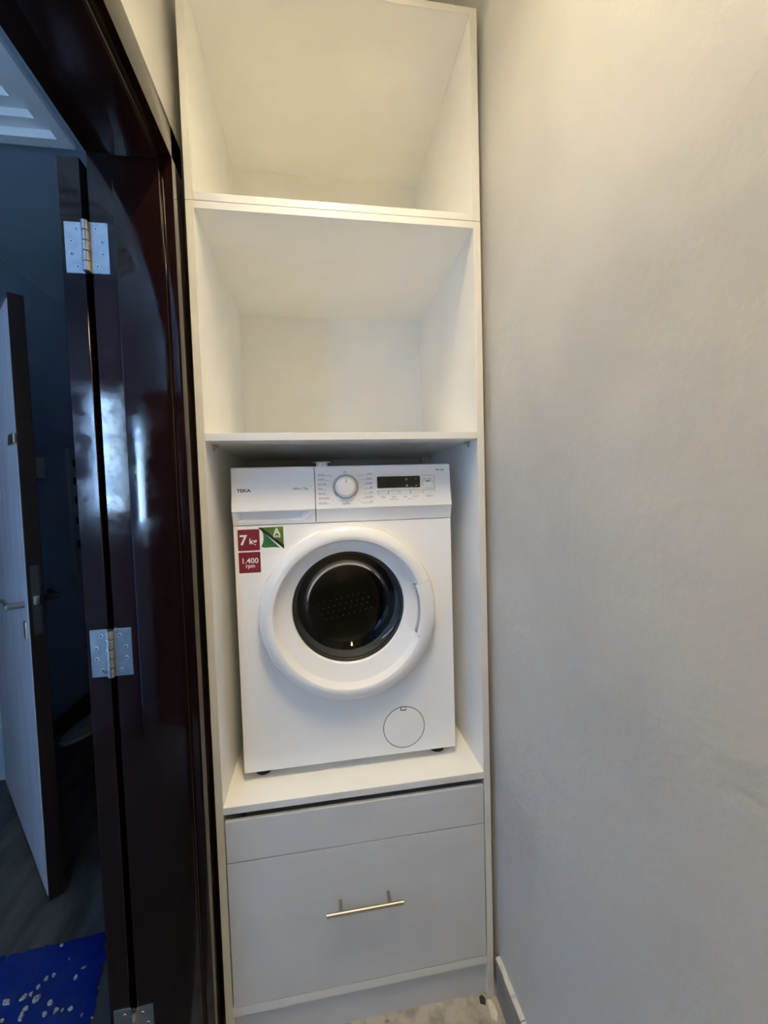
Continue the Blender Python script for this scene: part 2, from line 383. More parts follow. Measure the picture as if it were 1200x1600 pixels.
# the ajar door standing in the hallway
ang = math.atan2(0.54-1.285, -0.715+1.335)
d2 = thing('door_2', 'tall dark door standing ajar in the hallway with pale lit face', 'door', (-1.335, 1.285, 0.008), ang, kind='structure')
LW = math.hypot(0.62, 0.745)
box('door_leaf', 0.0, LW, 0.0, 0.044, 0.0, 2.12, M_lac2, d2, 0.0015, 1)
k = 9
for i in range(k):
    a = 0.02+(LW-0.026)*i/k; b_ = 0.02+(LW-0.026)*(i+1)/k
    box('face_strip', a+0.0012, b_-0.0012, -0.0022, 0.0, 0.02, 2.10, M_dface, d2)
lk = box('lock_plate', LW, LW+0.0015, 0.010, 0.034, 0.96, 1.20, M_dark, d2)
box('latch', LW, LW+0.012, 0.014, 0.030, 1.065, 1.095, M_hinge, d2, 0.003)
box('lock_case', LW-0.055, LW-0.006, 0.044, 0.072, 1.50, 1.575, M_foot, d2, 0.004)
bm = bmesh.new(); cyl(bm, (LW-0.06, 0.044, 1.075), (LW-0.06, 0.095, 1.075), 0.011); cyl(bm, (LW-0.06, 0.09, 1.075), (LW-0.18, 0.09, 1.075), 0.009)
obj('lever', bm, M_foot, d2, auto=40)
bm = bmesh.new(); cyl(bm, (LW-0.06, 0.0, 1.06), (LW-0.06, -0.05, 1.06), 0.011); cyl(bm, (LW-0.06, -0.045, 1.06), (LW-0.19, -0.045, 1.06), 0.009)
obj('lever', bm, M_steel, d2, auto=40)
box('keyhole_plate', LW-0.075, LW-0.04, -0.008, 0.0, 0.94, 1.00, M_steel, d2, 0.004)
box('door_chain_plate', LW-0.11, LW-0.004, -0.010, 0.0, 1.62, 1.655, M_steel, d2, 0.003)

# recessed switch panel on the hallway wall
ep = thing('electrical_panel', 'grey wall panel with dark slots behind the ajar door', 'electrical panel', (HX, 2.02, 0.86))
box('panel_back', 0.0, 0.012, 0.0, 0.62, 0.0, 0.92, M_box, ep, 0.002)
for a in ((0.0, 0.025, 0.0, 0.92), (0.595, 0.62, 0.0, 0.92), (0.025, 0.595, 0.0, 0.025), (0.025, 0.595, 0.895, 0.92)):
    box('panel_rim', 0.012, 0.026, a[0], a[1], a[2], a[3], M_box, ep, 0.002)
for z in (0.80, 0.68, 0.55, 0.41, 0.25):
    box('switch_slot', 0.012, 0.020, 0.06, 0.54, z, z+0.05, M_dark, ep, 0.002)

# ---------------------------------------------------------------- upper cabinet unit
W, D, T = 0.718, 0.598, 0.018
ZJ, ZT = 2.116, 2.637
def panel(name, x0, x1, y0, y1, z0, z1, parent, m=None):
    """board with an edge band on its front"""
    b = box(name, x0, x1, y0+0.0012, y1, z0, z1, m or M_mel, parent, 0.0005, 1)
    box('edge_band', x0, x1, y0, y0+0.0012, z0, z1, M_edge, b, 0.0004, 1)
    return b
uc = thing('wall_cabinet', 'open white cabinet box on top of the washing machine cabinet', 'cabinet', (0, 0, ZJ+0.0006))
z = 0.0
panel('side_panel', 0, T, 0, D, 0, ZT-ZJ, uc); panel('side_panel', W-T, W, 0, D, 0, ZT-ZJ, uc)
panel('bottom_panel', T, W-T, 0, D, 0, T, uc); panel('top_panel', T, W-T, 0, D, ZT-ZJ-T, ZT-ZJ, uc)
box('back_panel', T, W-T, D-0.006, D, T, ZT-ZJ-T, M_mel, uc)

# ---------------------------------------------------------------- lower cabinet unit
lc = thing('tall_cabinet', 'tall white cabinet housing the washing machine above a drawer', 'cabinet', (0, 0, 0))
ZS, ZB, ZF, ZD, ZR, ZK = 1.578, 0.653, 0.616, 0.508, 0.124, 0.102
panel('side_panel', 0, T, 0, D, 0, ZJ-0.0006, lc); panel('side_panel', W-T, W, 0, D, 0, ZJ-0.0006, lc)
panel('top_panel', T, W-T, 0, D, ZJ-T, ZJ-0.0006, lc)
panel('shelf', T+0.0008, W-T-0.0008, 0, D-0.007, ZS-T, ZS, lc)
box('back_panel', T, W-T, D-0.006, D, ZS-T, ZJ-T, M_mel, lc)
panel('base_shelf', T, W-T, 0, D, ZB-T, ZB, lc)
panel('bottom_rail', T, W-T, 0, D, ZK, ZR-0.0005, lc)
box('toe_kick', T, W-T, 0.014, 0.030, 0, ZK, M_grey, lc)
box('front_rail', T+0.003, W-T-0.0025, 0.0, 0.012, ZD+0.0012, ZF, M_grey, lc, 0.0007, 1)
dw = box('drawer', T+0.003, W-T-0.0025, 0.0, 0.012, ZR+0.0025, ZD-0.0012, M_grey, lc, 0.0007, 1)
bm = bmesh.new()
cyl(bm, (0.262, -0.035, 0.361), (0.461, -0.035, 0.361), 0.0052, 20)
for x in (0.299, 0.426): cyl(bm, (x, 0.0, 0.361), (x, -0.035, 0.361), 0.0042, 16)
tag(obj('handle', bm, M_steel, dw, auto=40), 'brushed steel bar handle')
box('drawer_box', T+0.015, W-T-0.015, 0.012, 0.50, ZR+0.03, ZD-0.03, M_mel, lc)
for x, y in ((T, 0.075), (W-T, 0.060), (T, 0.46), (W-T, 0.46)):
    s = 1 if x < 0.3 else -1
    bm = bmesh.new(); cyl(bm, (x, y, ZS-T-0.005), (x+s*0.014, y, ZS-T-0.005), 0.004, 12); bx(bm, min(x, x+s*0.004), max(x, x+s*0.004), y-0.008, y+0.008, ZS-T-0.016, ZS-T-0.001)
    obj('shelf_pin', bm, M_hinge, lc)

# ---------------------------------------------------------------- washing machine
WX, WY, WZ, WK = 0.0572, 0.086, ZB, 0.98366
wm = thing('washing_machine', 'white front-loading washing machine with a round dark glass door', 'washing machine', (WX, WY, WZ), 0.003)
wm.scale = (WK, WK, WK)
FZ, WW, WH, WD = 0.0268, 0.602, 0.835, 0.490
dcx, dcz = 0.301, FZ+0.4287
bm = bmesh.new()
bx(bm, 0, 0.004, 0.012, WD, FZ, FZ+WH-0.010); bx(bm, WW-0.004, WW, 0.012, WD, FZ, FZ+WH-0.010)
bx(bm, 0.004, WW-0.004, WD-0.004, WD, FZ, FZ+WH-0.010); bx(bm, 0.004, WW-0.004, 0.012, WD-0.004, FZ, FZ+0.006)
obj('body', bm, M_app, wm)
box('top_lid', 0.0, WW, 0.008, WD, FZ+WH-0.010, FZ+WH, M_app, wm, 0.003, 2)
# front sheet with the round door cut-out
bm = bmesh.new(); n = 96; z0, z1 = FZ, FZ+0.6795
def edge_pt(t):
    c, s = math.cos(t), math.sin(t); best = 1e9
    for v, lim in ((c, WW-dcx if c > 0 else -dcx), (s, z1-dcz if s > 0 else z0-dcz)):
        if abs(v) > 1e-9: best = min(best, lim/v)
    return dcx+c*best, dcz+s*best
angs = sorted(set([2*PI*i/n for i in range(n)] + [math.atan2(zz-dcz, xx-dcx) % (2*PI) for xx in (0, WW) for zz in (z0, z1)]))
I, O, OB = [], [], []
for t in angs:
    I.append(bm.verts.new((dcx+0.205*math.cos(t), 0, dcz+0.205*math.sin(t))))
    e = edge_pt(t); O.append(bm.verts.new((e[0], 0, e[1]))); OB.append(bm.verts.new((e[0], 0.012, e[1])))
k = len(angs)
for i in range(k):
    j = (i+1) % k
    bm.faces.new((I[i], O[i], O[j], I[j])); bm.faces.new((O[i], OB[i], OB[j], O[j]))
obj('front_panel', bm, M_app, wm)
for x in (0.045, WW-0.045):
    for y in (0.045, WD-0.05):
        bm = bmesh.new(); cyl(bm, (x, y, 0.0), (x, y, 0.012), 0.021, 24, 0.023); cyl(bm, (x, y, 0.012), (x, y, FZ+0.001), 0.013, 16)
        obj('foot', bm, M_foot, wm, auto=40)

# control fascia: profile (height above the feet, depth towards the viewer)
PROF = [(0.835, -0.003), (0.831, 0.0005), (0.800, 0.0030), (0.770, 0.0055), (0.750, 0.0085), (0.724, 0.0155), (0.7185, 0.0160), (0.7165, 0.0145), (0.688, 0.0025), (0.6812, 0.0015)]
def fascia_y(v):
    for (a, ya), (b, yb) in zip(PROF, PROF[1:]):
        if b <= v <= a: return ya+(yb-ya)*(v-a)/(b-a), math.atan2(yb-ya, a-b)
    return 0.0, 0.0
def fascia(bm, u0, u1, pocket=None):
    L = [bm.verts.new((u0, -d, FZ+v)) for v, d in PROF]; Rr = [bm.verts.new((u1, -d, FZ+v)) for v, d in PROF]
    for i in range(len(PROF)-1):
        if pocket and i == 7:
            def P(uu, s, dep):
                v = PROF[7][0]+(PROF[8][0]-PROF[7][0])*s; d = PROF[7][1]+(PROF[8][1]-PROF[7][1])*s
                return bm.verts.new((uu, -d+dep, FZ+v))
            a, b_ = pocket
            q = [P(a, 0.06, 0), P(b_, 0.06, 0), P(b_-0.018, 0.92, 0), P(a+0.003, 0.92, 0)]
            e = [P(a+0.010, 0.06, 0.016), P(b_-0.018, 0.06, 0.016), P(b_-0.030, 0.72, 0.009), P(a+0.012, 0.72, 0.009)]
            o = [L[i], Rr[i], Rr[i+1], L[i+1]]
            for A, B in ((o, q), (q, e)):
                for j in range(4): bm.faces.new((A[j], A[(j+1) % 4], B[(j+1) % 4], B[j]))
            bm.faces.new(e)
        else: bm.faces.new((L[i], Rr[i], Rr[i+1], L[i+1]))
    back = 0.03
    lb = [bm.verts.new((u0, back, FZ+PROF[0][0])), bm.verts.new((u0, back, FZ+PROF[-1][0]))]
    rb = [bm.verts.new((u1, back, FZ+PROF[0][0])), bm.verts.new((u1, back, FZ+PROF[-1][0]))]
    bm.faces.new((L[0], lb[0], rb[0], Rr[0])); bm.faces.new((L[-1], Rr[-1], rb[1], lb[1]))
    bm.faces.new(L+[lb[1], lb[0]]); bm.faces.new(Rr[::-1]+[rb[0], rb[1]]); bm.faces.new((lb[0], lb[1], rb[1], rb[0]))
bm = bmesh.new(); fascia(bm, 0.2195, WW); cp = obj('control_panel', bm, M_plastic, wm, auto=18)
bm = bmesh.new(); fascia(bm, 0.0, 0.2175, (0.010, 0.205)); dd = obj('detergent_drawer', bm, M_plastic, wm, auto=18)
box('seam', 0.2175, 0.2195, 0.003, 0.02, FZ+0.683, FZ+0.832, M_dark, cp)

# lettering
TEXTS = []
def text(s, u, v, h, parent, m, align='CENTER', bold=0.0, flat=False, lift=0.0004, rot=0.0, sx=1.0):
    TEXTS.append((s, u, v, h, parent, m, align, bold, flat, lift, rot, sx))
def flush_texts():
    tmp = []
    for (s, u, v, h, parent, m, align, bold, flat, lift, rot, sx) in TEXTS:
        cu = bpy.data.curves.new('lettering', 'FONT'); cu.body = s; cu.size = h/0.70; cu.align_x = align; cu.offset = bold*h
        cu.resolution_u = 3
        o = bpy.data.objects.new('lettering_curve', cu); C.objects.link(o); tmp.append(o)
    bpy.context.view_layer.update(); dg = bpy.context.evaluated_depsgraph_get()
    for o, (s, u, v, h, parent, m, align, bold, flat, lift, rot, sx) in zip(tmp, TEXTS):
        me = bpy.data.meshes.new_from_object(o.evaluated_get(dg)); me.name = 'lettering'
        me.materials.clear(); me.materials.append(m)
        if flat: d, sl = 0.0, 0.0
        else: d, sl = fascia_y(v+h*0.4)
        M_ = Matrix.Translation((u, -d-lift, FZ+v)) @ Matrix.Rotation(PI/2-sl, 4, 'X') @ Matrix.Rotation(rot, 4, 'Z') @ Matrix.Diagonal((sx, 1, 1, 1))
        me.transform(M_)
        t = bpy.data.objects.new('lettering', me); C.objects.link(t); t.parent = parent
    for o in tmp: bpy.data.objects.remove(o)
def stroke(u0, v0, u1, v1, wd, parent, m=None, lift=0.0003):
    bm = bmesh.new()
    d = Vector((u1-u0, v1-v0)); nn = Vector((-d.y, d.x)).normalized()*wd/2
    pts = [(u0+nn.x, v0+nn.y), (u1+nn.x, v1+nn.y), (u1-nn.x, v1-nn.y), (u0-nn.x, v0-nn.y)]
    a = [bm.verts.new((p[0], -fascia_y(p[1])[0]-lift, FZ+p[1])) for p in pts]
    b_ = [bm.verts.new((p[0], -fascia_y(p[1])[0]-lift+0.0002, FZ+p[1])) for p in pts]
    bm.faces.new(a); bm.faces.new(b_[::-1])
    for i in range(4): bm.faces.new((a[i], b_[i], b_[(i+1) % 4], a[(i+1) % 4]))
    return obj('print_line', bm, m or M_print, parent)

text('TEKA', 0.0135, 0.7695, 0.0082, dd, M_print, 'LEFT', 0.05, sx=1.25)
text('1400u | 7kg', 0.157, 0.7725, 0.0062, dd, M_print, 'LEFT', 0.0)
KX, KZ = 0.302, 0.776
left = ['Quick 15\'', 'Rapid 45\'', 'Sport Wear', 'Wool', 'Baby Care', 'Bulky/Handwash', 'Rinse & Spin']
right = ['Cotton', 'Intensive', 'Synthetics', 'Mix', 'Auto', 'ECO 40-60', '20\u00b0C']
ends = [0.262, 0.259, 0.2505, 0.2485, 0.252, 0.2575, 0.2545]
for i, s in enumerate(left):
    v = 0.8105-i*0.01285
    text(s, 0.2275, v, 0.0034, cp, M_print, 'LEFT', 0.012, sx=0.92)
    stroke(0.2275, v-0.0022, [0.262, 0.2565, 0.2515, 0.2495, 0.2515, 0.2565, 0.258][i], v-0.0022, 0.0006, cp)
for i, s in enumerate(right):
    v = 0.8105-i*0.01285
    text(s, 0.377, v, 0.0034, cp, M_print, 'RIGHT', 0.012, sx=0.92)
    stroke([0.340, 0.3455, 0.3505, 0.3515, 0.3505, 0.3455, 0.343][i], v-0.0022, 0.377, v-0.0022, 0.0006, cp)
stroke(0.262, 0.8083, 0.2665, 0.8045, 0.0006, cp); stroke(0.340, 0.8083, 0.3365, 0.8045, 0.0006, cp)
stroke(0.264, 0.7375, 0.268, 0.7412, 0.0006, cp); stroke(0.3365, 0.7412, 0.3405, 0.7375, 0.0006, cp)
stroke(0.302, 0.7335, 0.302, 0.7395, 0.0006, cp)
text('OFF', 0.3015, 0.8155, 0.0036, cp, M_print, 'CENTER', 0.012)
text('Spin Only', 0.3025, 0.7285, 0.0036, cp, M_print, 'CENTER', 0.012)
text('TK3 1470', 0.572, 0.8165, 0.0040, cp, M_print, 'CENTER', 0.05)
# display
bm = bmesh.new(); prism(bm, rrect(0.390, 0.5125, FZ+0.7705, FZ+0.8025, 0.002), -0.0075, -0.002)
dsp = obj('display', bm, M_black, cp)
def icon(name, pts):
    bm = bmesh.new()
    for P in pts: prism(bm, [(a, FZ+b_) for a, b_ in P], -0.0079, -0.0074)
    return obj(name, bm, M_icon_glint, dsp)
def rr_(x0, x1, z0, z1): return [(x0, z0), (x1, z0), (x1, z1), (x0, z1)]
icon('display_symbol', [rr_(0.4700, 0.4708, 0.7905, 0.7960), rr_(0.4748, 0.4756, 0.7905, 0.7960), rr_(0.4708, 0.4748, 0.7955, 0.7963), rr_(0.4708, 0.4748, 0.7903, 0.7911), rr_(0.4722, 0.4736, 0.7925, 0.7940)])
icon('display_symbol', [rr_(0.4715, 0.4770, 0.7735, 0.7768), rr_(0.4724, 0.4731, 0.7768, 0.7792), rr_(0.4754, 0.4761, 0.7768, 0.7792), rr_(0.4731, 0.4754, 0.7786, 0.7792)])
icon('display_symbol', [rr_(0.4975, 0.5030, 0.7935, 0.7941), rr_(0.4985, 0.5022, 0.7945, 0.7951), rr_(0.4992, 0.5014, 0.7926, 0.7931)])
icon('display_symbol', [rr_(0.4985, 0.5035, 0.7740, 0.7746), rr_(0.4990, 0.5030, 0.7750, 0.7764)])
icon('display_symbol', [rr_(0.4855, 0.4905, 0.7730, 0.7735)]); icon('display_symbol', [rr_(0.4258, 0.4268, 0.7722, 0.7729)])
# buttons
def button(u0, u1, v0, v1):
    y = -fascia_y((v0+v1)/2)[0]
    bm = bmesh.new(); prism(bm, rrect(u0-0.0007, u1+0.0007, FZ+v0-0.0007, FZ+v1+0.0007, 0.0022), y-0.0004, y+0.002)
    rim = obj('button_gap', bm, M_print, cp)
    bm = bmesh.new(); prism(bm, rrect(u0, u1, FZ+v0, FZ+v1, 0.0016), y-0.0012, y-0.0003)
    bmesh.ops.bevel(bm, geom=[e for e in bm.edges if all(abs(v.co.y-(y-0.0012)) < 1e-6 for v in e.verts)], offset=0.0004, segments=1, affect='EDGES')
    obj('button', bm, M_plastic, cp)
for a in ((0.3905, 0.4200), (0.4215, 0.4505), (0.4545, 0.4835), (0.4850, 0.5130), (0.5205, 0.5550)): button(a[0], a[1], 0.7505, 0.7625)
button(0.5205, 0.5500, 0.7745, 0.7875)
bm = bmesh.new(); prism(bm, [(0.530, FZ+0.7855), (0.541, FZ+0.7855), (0.541, FZ+0.7880), (0.530, FZ+0.7880)], -0.0064, -0.005); obj('indicator_light', bm, M_foot, cp)
for a in ((0.518, 0.8035, 0.555, 0.8035), (0.5555, 0.8035, 0.5565, 0.767), (0.522, 0.767, 0.5565, 0.767)): stroke(*a, 0.0006, cp)
text('Drum Clean', 0.5345, 0.7915, 0.0036, cp, M_print, 'CENTER', 0.012, sx=0.95)
for s, uu in (('Delay', 0.4055), ('Speed', 0.436), ('Temp.', 0.469), ('Function', 0.499), ('Start/Pause', 0.5395)):
    text(s, uu, 0.7435, 0.0036, cp, M_print, 'CENTER', 0.008, sx=0.95)
text('my time 3 sec.', 0.436, 0.7372, 0.0030, cp, M_print, 'CENTER', 0.0); text('lock 3 sec.', 0.484, 0.7372, 0.0030, cp, M_print, 'CENTER', 0.0)
# programme knob
ky = -0.004
def ringo(name, r0, r1, d0, d1, m, par):
    bm = bmesh.new(); revolve(bm, [(r0, d0), (r1, d0), (r1, d1), (r0, d1)], KX, FZ+KZ, 56, close_prof=True, y0=ky); return obj(name, bm, m, par, auto=40)
kn = None
bm = bmesh.new(); revolve(bm, [(0.0295, 0.0), (0.0295, 0.012), (0.0285, 0.0145), (0.0270, 0.0155), (0.024, 0.020), (0.0225, 0.0225), (0.020, 0.0235), (0.0001, 0.0238)], KX, FZ+KZ, 56, y0=ky)
kn = obj('programme_knob', bm, M_knob, cp, auto=30)
ringo('knob_ring', 0.0298, 0.0312, -0.001, 0.0060, M_print, cp); ringo('knob_collar', 0.0312, 0.0336, -0.001, 0.0050, M_knob, cp); ringo('knob_ring', 0.0336, 0.0350, -0.001, 0.0042, M_print, cp)
bm = bmesh.new(); bx(bm, KX-0.0007, KX+0.0007, ky-0.0245, ky-0.0235, FZ+KZ+0.012, FZ+KZ+0.021); obj('knob_mark', bm, M_print, cp)

# stickers on the front
ys = -0.0004
bm = bmesh.new()
arc = [(0.0745+0.010*math.cos(t), FZ+0.642+0.030*math.sin(t)) for t in [PI/2-PI*i/12 for i in range(13)]]
prism(bm, [(0.007, FZ+0.549), (0.0695, FZ+0.549), (0.0695, FZ+0.606), (0.131, FZ+0.606), (0.131, FZ+0.675), (0.007, FZ+0.675)], ys, 0.0)
st = obj('sticker', bm, M_wst, wm); tag(st, 'capacity and spin speed sticker with red squares')
for v0, v1 in ((0.6125, 0.6695), (0.5525, 0.6085)):
    bm = bmesh.new(); prism(bm, rrect(0.010, 0.0665, FZ+v0, FZ+v1, 0.002), ys-0.0003, ys); obj('red_square', bm, M_red, st)
text('7', 0.0240, 0.6290, 0.0260, st, M_wst, 'CENTER', 0.035, True, 0.0011, 0, 1.05); text('kg', 0.0490, 0.6300, 0.0155, st, M_wst, 'CENTER', 0.03, True, 0.0011, 0, 1.0)
text('1.400', 0.0385, 0.5785, 0.0142, st, M_wst, 'CENTER', 0.025, True, 0.0011, 0, 1.0); text('rpm', 0.0395, 0.5665, 0.0105, st, M_wst, 'CENTER', 0.022, True, 0.0011, 0, 1.0)
def green_mat():
    M = mat('sticker_green', (0.045, 0.16, 0.03), 0.4); nt = M.node_tree; b = nt.nodes['Principled BSDF']
    tc = nt.nodes['Texture Coordinate']; vo = nt.nodes.new('ShaderNodeTexVoronoi'); vo.inputs['Scale'].default_value = 210
    nt.links.new(tc.outputs['Object'], vo.inputs['Vector'])
    no = nt.nodes.new('ShaderNodeTexNoise'); no.inputs['Scale'].default_value = 45; nt.links.new(tc.outputs['Object'], no.inputs['Vector'])
    r1 = nt.nodes.new('ShaderNodeValToRGB'); r1.color_ramp.elements[0].position = 0.35; r1.color_ramp.elements[1].position = 0.65
    r1.color_ramp.elements[0].color = (0.03, 0.12, 0.025, 1); r1.color_ramp.elements[1].color = (0.13, 0.20, 0.02, 1)
    nt.links.new(no.outputs['Fac'], r1.inputs['Fac'])
    r2 = nt.nodes.new('ShaderNodeValToRGB'); r2.color_ramp.elements[0].position = 0.18; r2.color_ramp.elements[1].position = 0.30
    r2.color_ramp.elements[0].color = (1, 1, 1, 1); r2.color_ramp.elements[1].color = (0, 0, 0, 1)
    nt.links.new(vo.outputs['Distance'], r2.inputs['Fac'])
    mx = nt.nodes.new('ShaderNodeMix'); mx.data_type = 'RGBA'
    nt.links.new(r2.outputs['Color'], mx.inputs['Factor']); nt.links.new(r1.outputs['Color'], mx.inputs[6]); mx.inputs[7].default_value = (0.30, 0.36, 0.04, 1)
    nt.links.new(mx.outputs[2], b.inputs['Base Color']); return M
M_g1 = green_mat()
M_g2 = mat('sticker_fold', (0.02, 0.12, 0.045), 0.4, noise=(70, (0.05, 0.20, 0.06), 0.35, 0.6))
M_g3 = mat('sticker_dark_band', (0.008, 0.016, 0.008), 0.4)  # dark diagonal band in the sticker's print
def gpoly(name, pts, m, dy=0.0):
    bm = bmesh.new(); prism(bm, [(a, FZ+b_) for a, b_ in pts], ys-0.0003-dy, ys-dy); return obj(name, bm, m, st)
gpoly('green_print', [(0.0700, 0.6735), (0.1290, 0.6740), (0.1295, 0.6180)], M_g1)
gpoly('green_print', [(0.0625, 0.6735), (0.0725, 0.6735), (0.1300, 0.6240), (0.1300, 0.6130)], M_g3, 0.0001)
gpoly('green_print', [(0.0690, 0.6700), (0.0725, 0.6660), (0.0760, 0.6560), (0.0765, 0.6430), (0.0750, 0.6330), (0.0700, 0.6205), (0.0800, 0.6185), (0.0950, 0.6190), (0.1080, 0.6190), (0.1190, 0.6165)][::-1], M_g2, 0.0)
text('A', 0.1120, 0.6520, 0.0185, st, M_wst, 'CENTER', 0.04, True, 0.0012); text('+++', 0.1120, 0.6425, 0.0110, st, M_wst, 'CENTER', 0.03, True, 0.0012, 0, 0.75)

# round door
dr_prof = [(0.2415, -0.001), (0.2435, 0.010), (0.2430, 0.022), (0.2385, 0.033), (0.2290, 0.0405), (0.2180, 0.0440), (0.2090, 0.0445), (0.2050, 0.0430, 0.0), (0.2020, 0.0380, 0.001), (0.1960, 0.0230, 0.003), (0.1920, 0.0200, 0.004), (0.1640, 0.0080, 0.010), (0.1590, 0.0060, 0.011), (0.1570, 0.0020, 0.011), (0.1565, -0.012, 0.011), (0.175, -0.020, 0.008)]
HA, HB = math.radians(-20.5), math.radians(20.5)
bm = bmesh.new()
revolve(bm, dr_prof, dcx, dcz, 110, HB+0.003, 2*PI+HA-0.003)
# behind the grip the ring goes on at a lower level
inner = [(0.2415, -0.001), (0.2420, 0.004), (0.2000, 0.0150, 0.002), (0.1930, 0.0200, 0.004)] + dr_prof[10:]
revolve(bm, inner, dcx, dcz, 24, HA-0.003, HB+0.003)
door = obj('porthole_door', bm, M_plastic, wm, auto=28); tag(door, 'white round porthole door ring')
hp = [(0.2415, 0.006), (0.2430, 0.012), (0.2430, 0.022), (0.2385, 0.033), (0.2290, 0.0405), (0.2180, 0.0440), (0.2050, 0.0455), (0.1965, 0.0440), (0.1945, 0.0410), (0.1965, 0.0350), (0.2080, 0.0300), (0.2200, 0.0220)]
bm = bmesh.new(); revolve(bm, hp, dcx, dcz, 28, HA, HB, close_prof=True); obj('door_grip', bm, M_plastic, door, auto=28)
gz = dcz+0.011
bm = bmesh.new(); revolve(bm, [(0.1562, -0.004), (0.1520, -0.006), (0.1500, -0.014), (0.1505, -0.020), (0.1560, -0.022)], dcx, gz, 80, close_prof=True); obj('glass_rim', bm, M_foot, door, auto=30)
bm = bmesh.new(); revolve(bm, [(0.1505, -0.012), (0.1440, -0.0150), (0.1370, -0.0190), (0.1300, -0.0235), (0.1230, -0.0285), (0.1180, -0.0330), (0.1150, -0.0370), (0.1120, -0.0395), (0.1050, -0.0425), (0.0900, -0.0470), (0.0600, -0.0525), (0.0300, -0.0555), (0.0002, -0.0565)], dcx, gz, 80); obj('glass_bowl', bm, M_glass, door, smooth=True)
bm = bmesh.new(); revolve(bm, [(0.200, -0.015), (0.176, -0.020), (0.166, -0.030), (0.158, -0.042), (0.156, -0.060), (0.150, -0.078), (0.147, -0.086), (0.150, -0.094), (0.165, -0.100), (0.215, -0.112)], dcx, dcz+0.004, 80); obj('gasket', bm, M_rubber, wm, auto=30)
bm = bmesh.new(); revolve(bm, [(0.190, -0.108), (0.236, -0.116), (0.238, -0.130), (0.238, -0.360), (0.225, -0.375), (0.10, -0.380), (0.0002, -0.365)], dcx, dcz+0.004, 80); drum = obj('drum', bm, M_drum, wm, auto=30)
bm = bmesh.new()  # pale grey discs: glints at the drum's perforations, painted as colour
for row in range(7):
    for q in range(16):
        t = math.radians(-135+q*6+(3 if row % 2 else 0)); dpt = 0.15+row*0.030
        c_ = Vector((dcx+0.2375*math.cos(t), dpt, dcz+0.004+0.2375*math.sin(t))); nrm = Vector((-math.cos(t), 0, -math.sin(t)))
        cyl(bm, c_, c_+nrm*0.0012, 0.0032, 6)
for row in range(4):
    for q in range(9):
        x_ = dcx+(q-4)*0.021+(0.010 if row % 2 else 0.0)+0.005*row; z_ = dcz-0.055-row*0.020+(q-4)*0.004
        cyl(bm, (x_, 0.372, z_), (x_, 0.378, z_), 0.0030, 6)
hl = obj('drum_hole_glints', bm, M_icon_glint, drum); hl['kind'] = 'stuff'
for q in range(3):
    t = PI/2+0.5+q*2*PI/3; c_, s_ = math.cos(t), math.sin(t)
    bm = bmesh.new()
    prof = []
    for (rad, off) in ((0.239, -0.035), (0.205, -0.012), (0.198, 0.0), (0.205, 0.012), (0.239, 0.035)):
        prof.append((dcx+rad*c_-off*s_, dcz+0.004+rad*s_+off*c_))
    prism(bm, prof, 0.135, 0.355); obj('drum_paddle', bm, M_drum, drum)
# filter flap
bm = bmesh.new(); revolve(bm, [(0.0595, 0.0), (0.0595, 0.0004), (0.0612, 0.0004), (0.0612, 0.0)], 0.4485, FZ+0.0765, 64, close_prof=True); fg = obj('flap_gap', bm, M_print, wm)
bm = bmesh.new(); revolve(bm, [(0.0592, 0.0), (0.0592, 0.0007), (0.0582, 0.0012), (0.0001, 0.0012)], 0.4485, FZ+0.0765, 64); fl = obj('filter_flap', bm, M_app, wm, auto=30)
bm = bmesh.new(); bx(bm, 0.4390, 0.4565, -0.0018, 0.0, FZ+0.1265, FZ+0.1375); obj('flap_slot', bm, M_foot, fl)
bm = bmesh.new(); bx(bm, 0.4410, 0.4550, -0.0026, -0.0016, FZ+0.1295, FZ+0.1362); obj('flap_catch', bm, M_app, fl)
flush_texts()

# small cap left on the machine's top
ct = FZ+WH
cap = thing('stopper', 'small white flanged stopper lying on top of the washing machine', 'stopper', (0.294, 0.145, WZ+ct*WK))
bm = bmesh.new(); cyl(bm, (0, 0, 0), (0, 0, 0.013), 0.0165, 28, 0.0155); obj('stopper_neck', bm, M_knob, cap, auto=40)
bm = bmesh.new(); cyl(bm, (0, 0, 0.013), (0, 0, 0.0152), 0.025, 32, 0.024); obj('stopper_flange', bm, M_knob, cap, auto=40)

# ---------------------------------------------------------------- ceiling batten
LDEP = 0.085
lt = thing('ceiling_light', 'long narrow batten light on the ceiling', 'ceiling light', (0.36, -0.72, ZC))
box('lamp_housing', -0.040, 0.040, -0.40, 0.40, -0.022, 0.0, M_lampw, lt, 0.003)
for a, b_ in ((-0.040, -0.036), (0.036, 0.040)): box('added_shield', a, b_, -0.40, 0.40, -LDEP, -0.022, M_lampw, lt)  # unseen side shields, added to keep direct light off the upper walls
bl = bpy.data.lights.new('added_beam', 'AREA'); bl.shape = 'RECTANGLE'; bl.size = 0.05; bl.size_y = 0.50  # extra light besides the glowing strip, added for stronger shadows below
bl.energy = BEAM; bl.color = (1.0, 0.82, 0.51); bl.spread = math.radians(132)
bo = bpy.data.objects.new('added_beam', bl); C.objects.link(bo); bo.parent = lt; bo.location = (0, 0, -0.030)
box('lamp_strip', -0.028, 0.028, -0.38, 0.38, -0.026, -0.022, M_diff, lt)

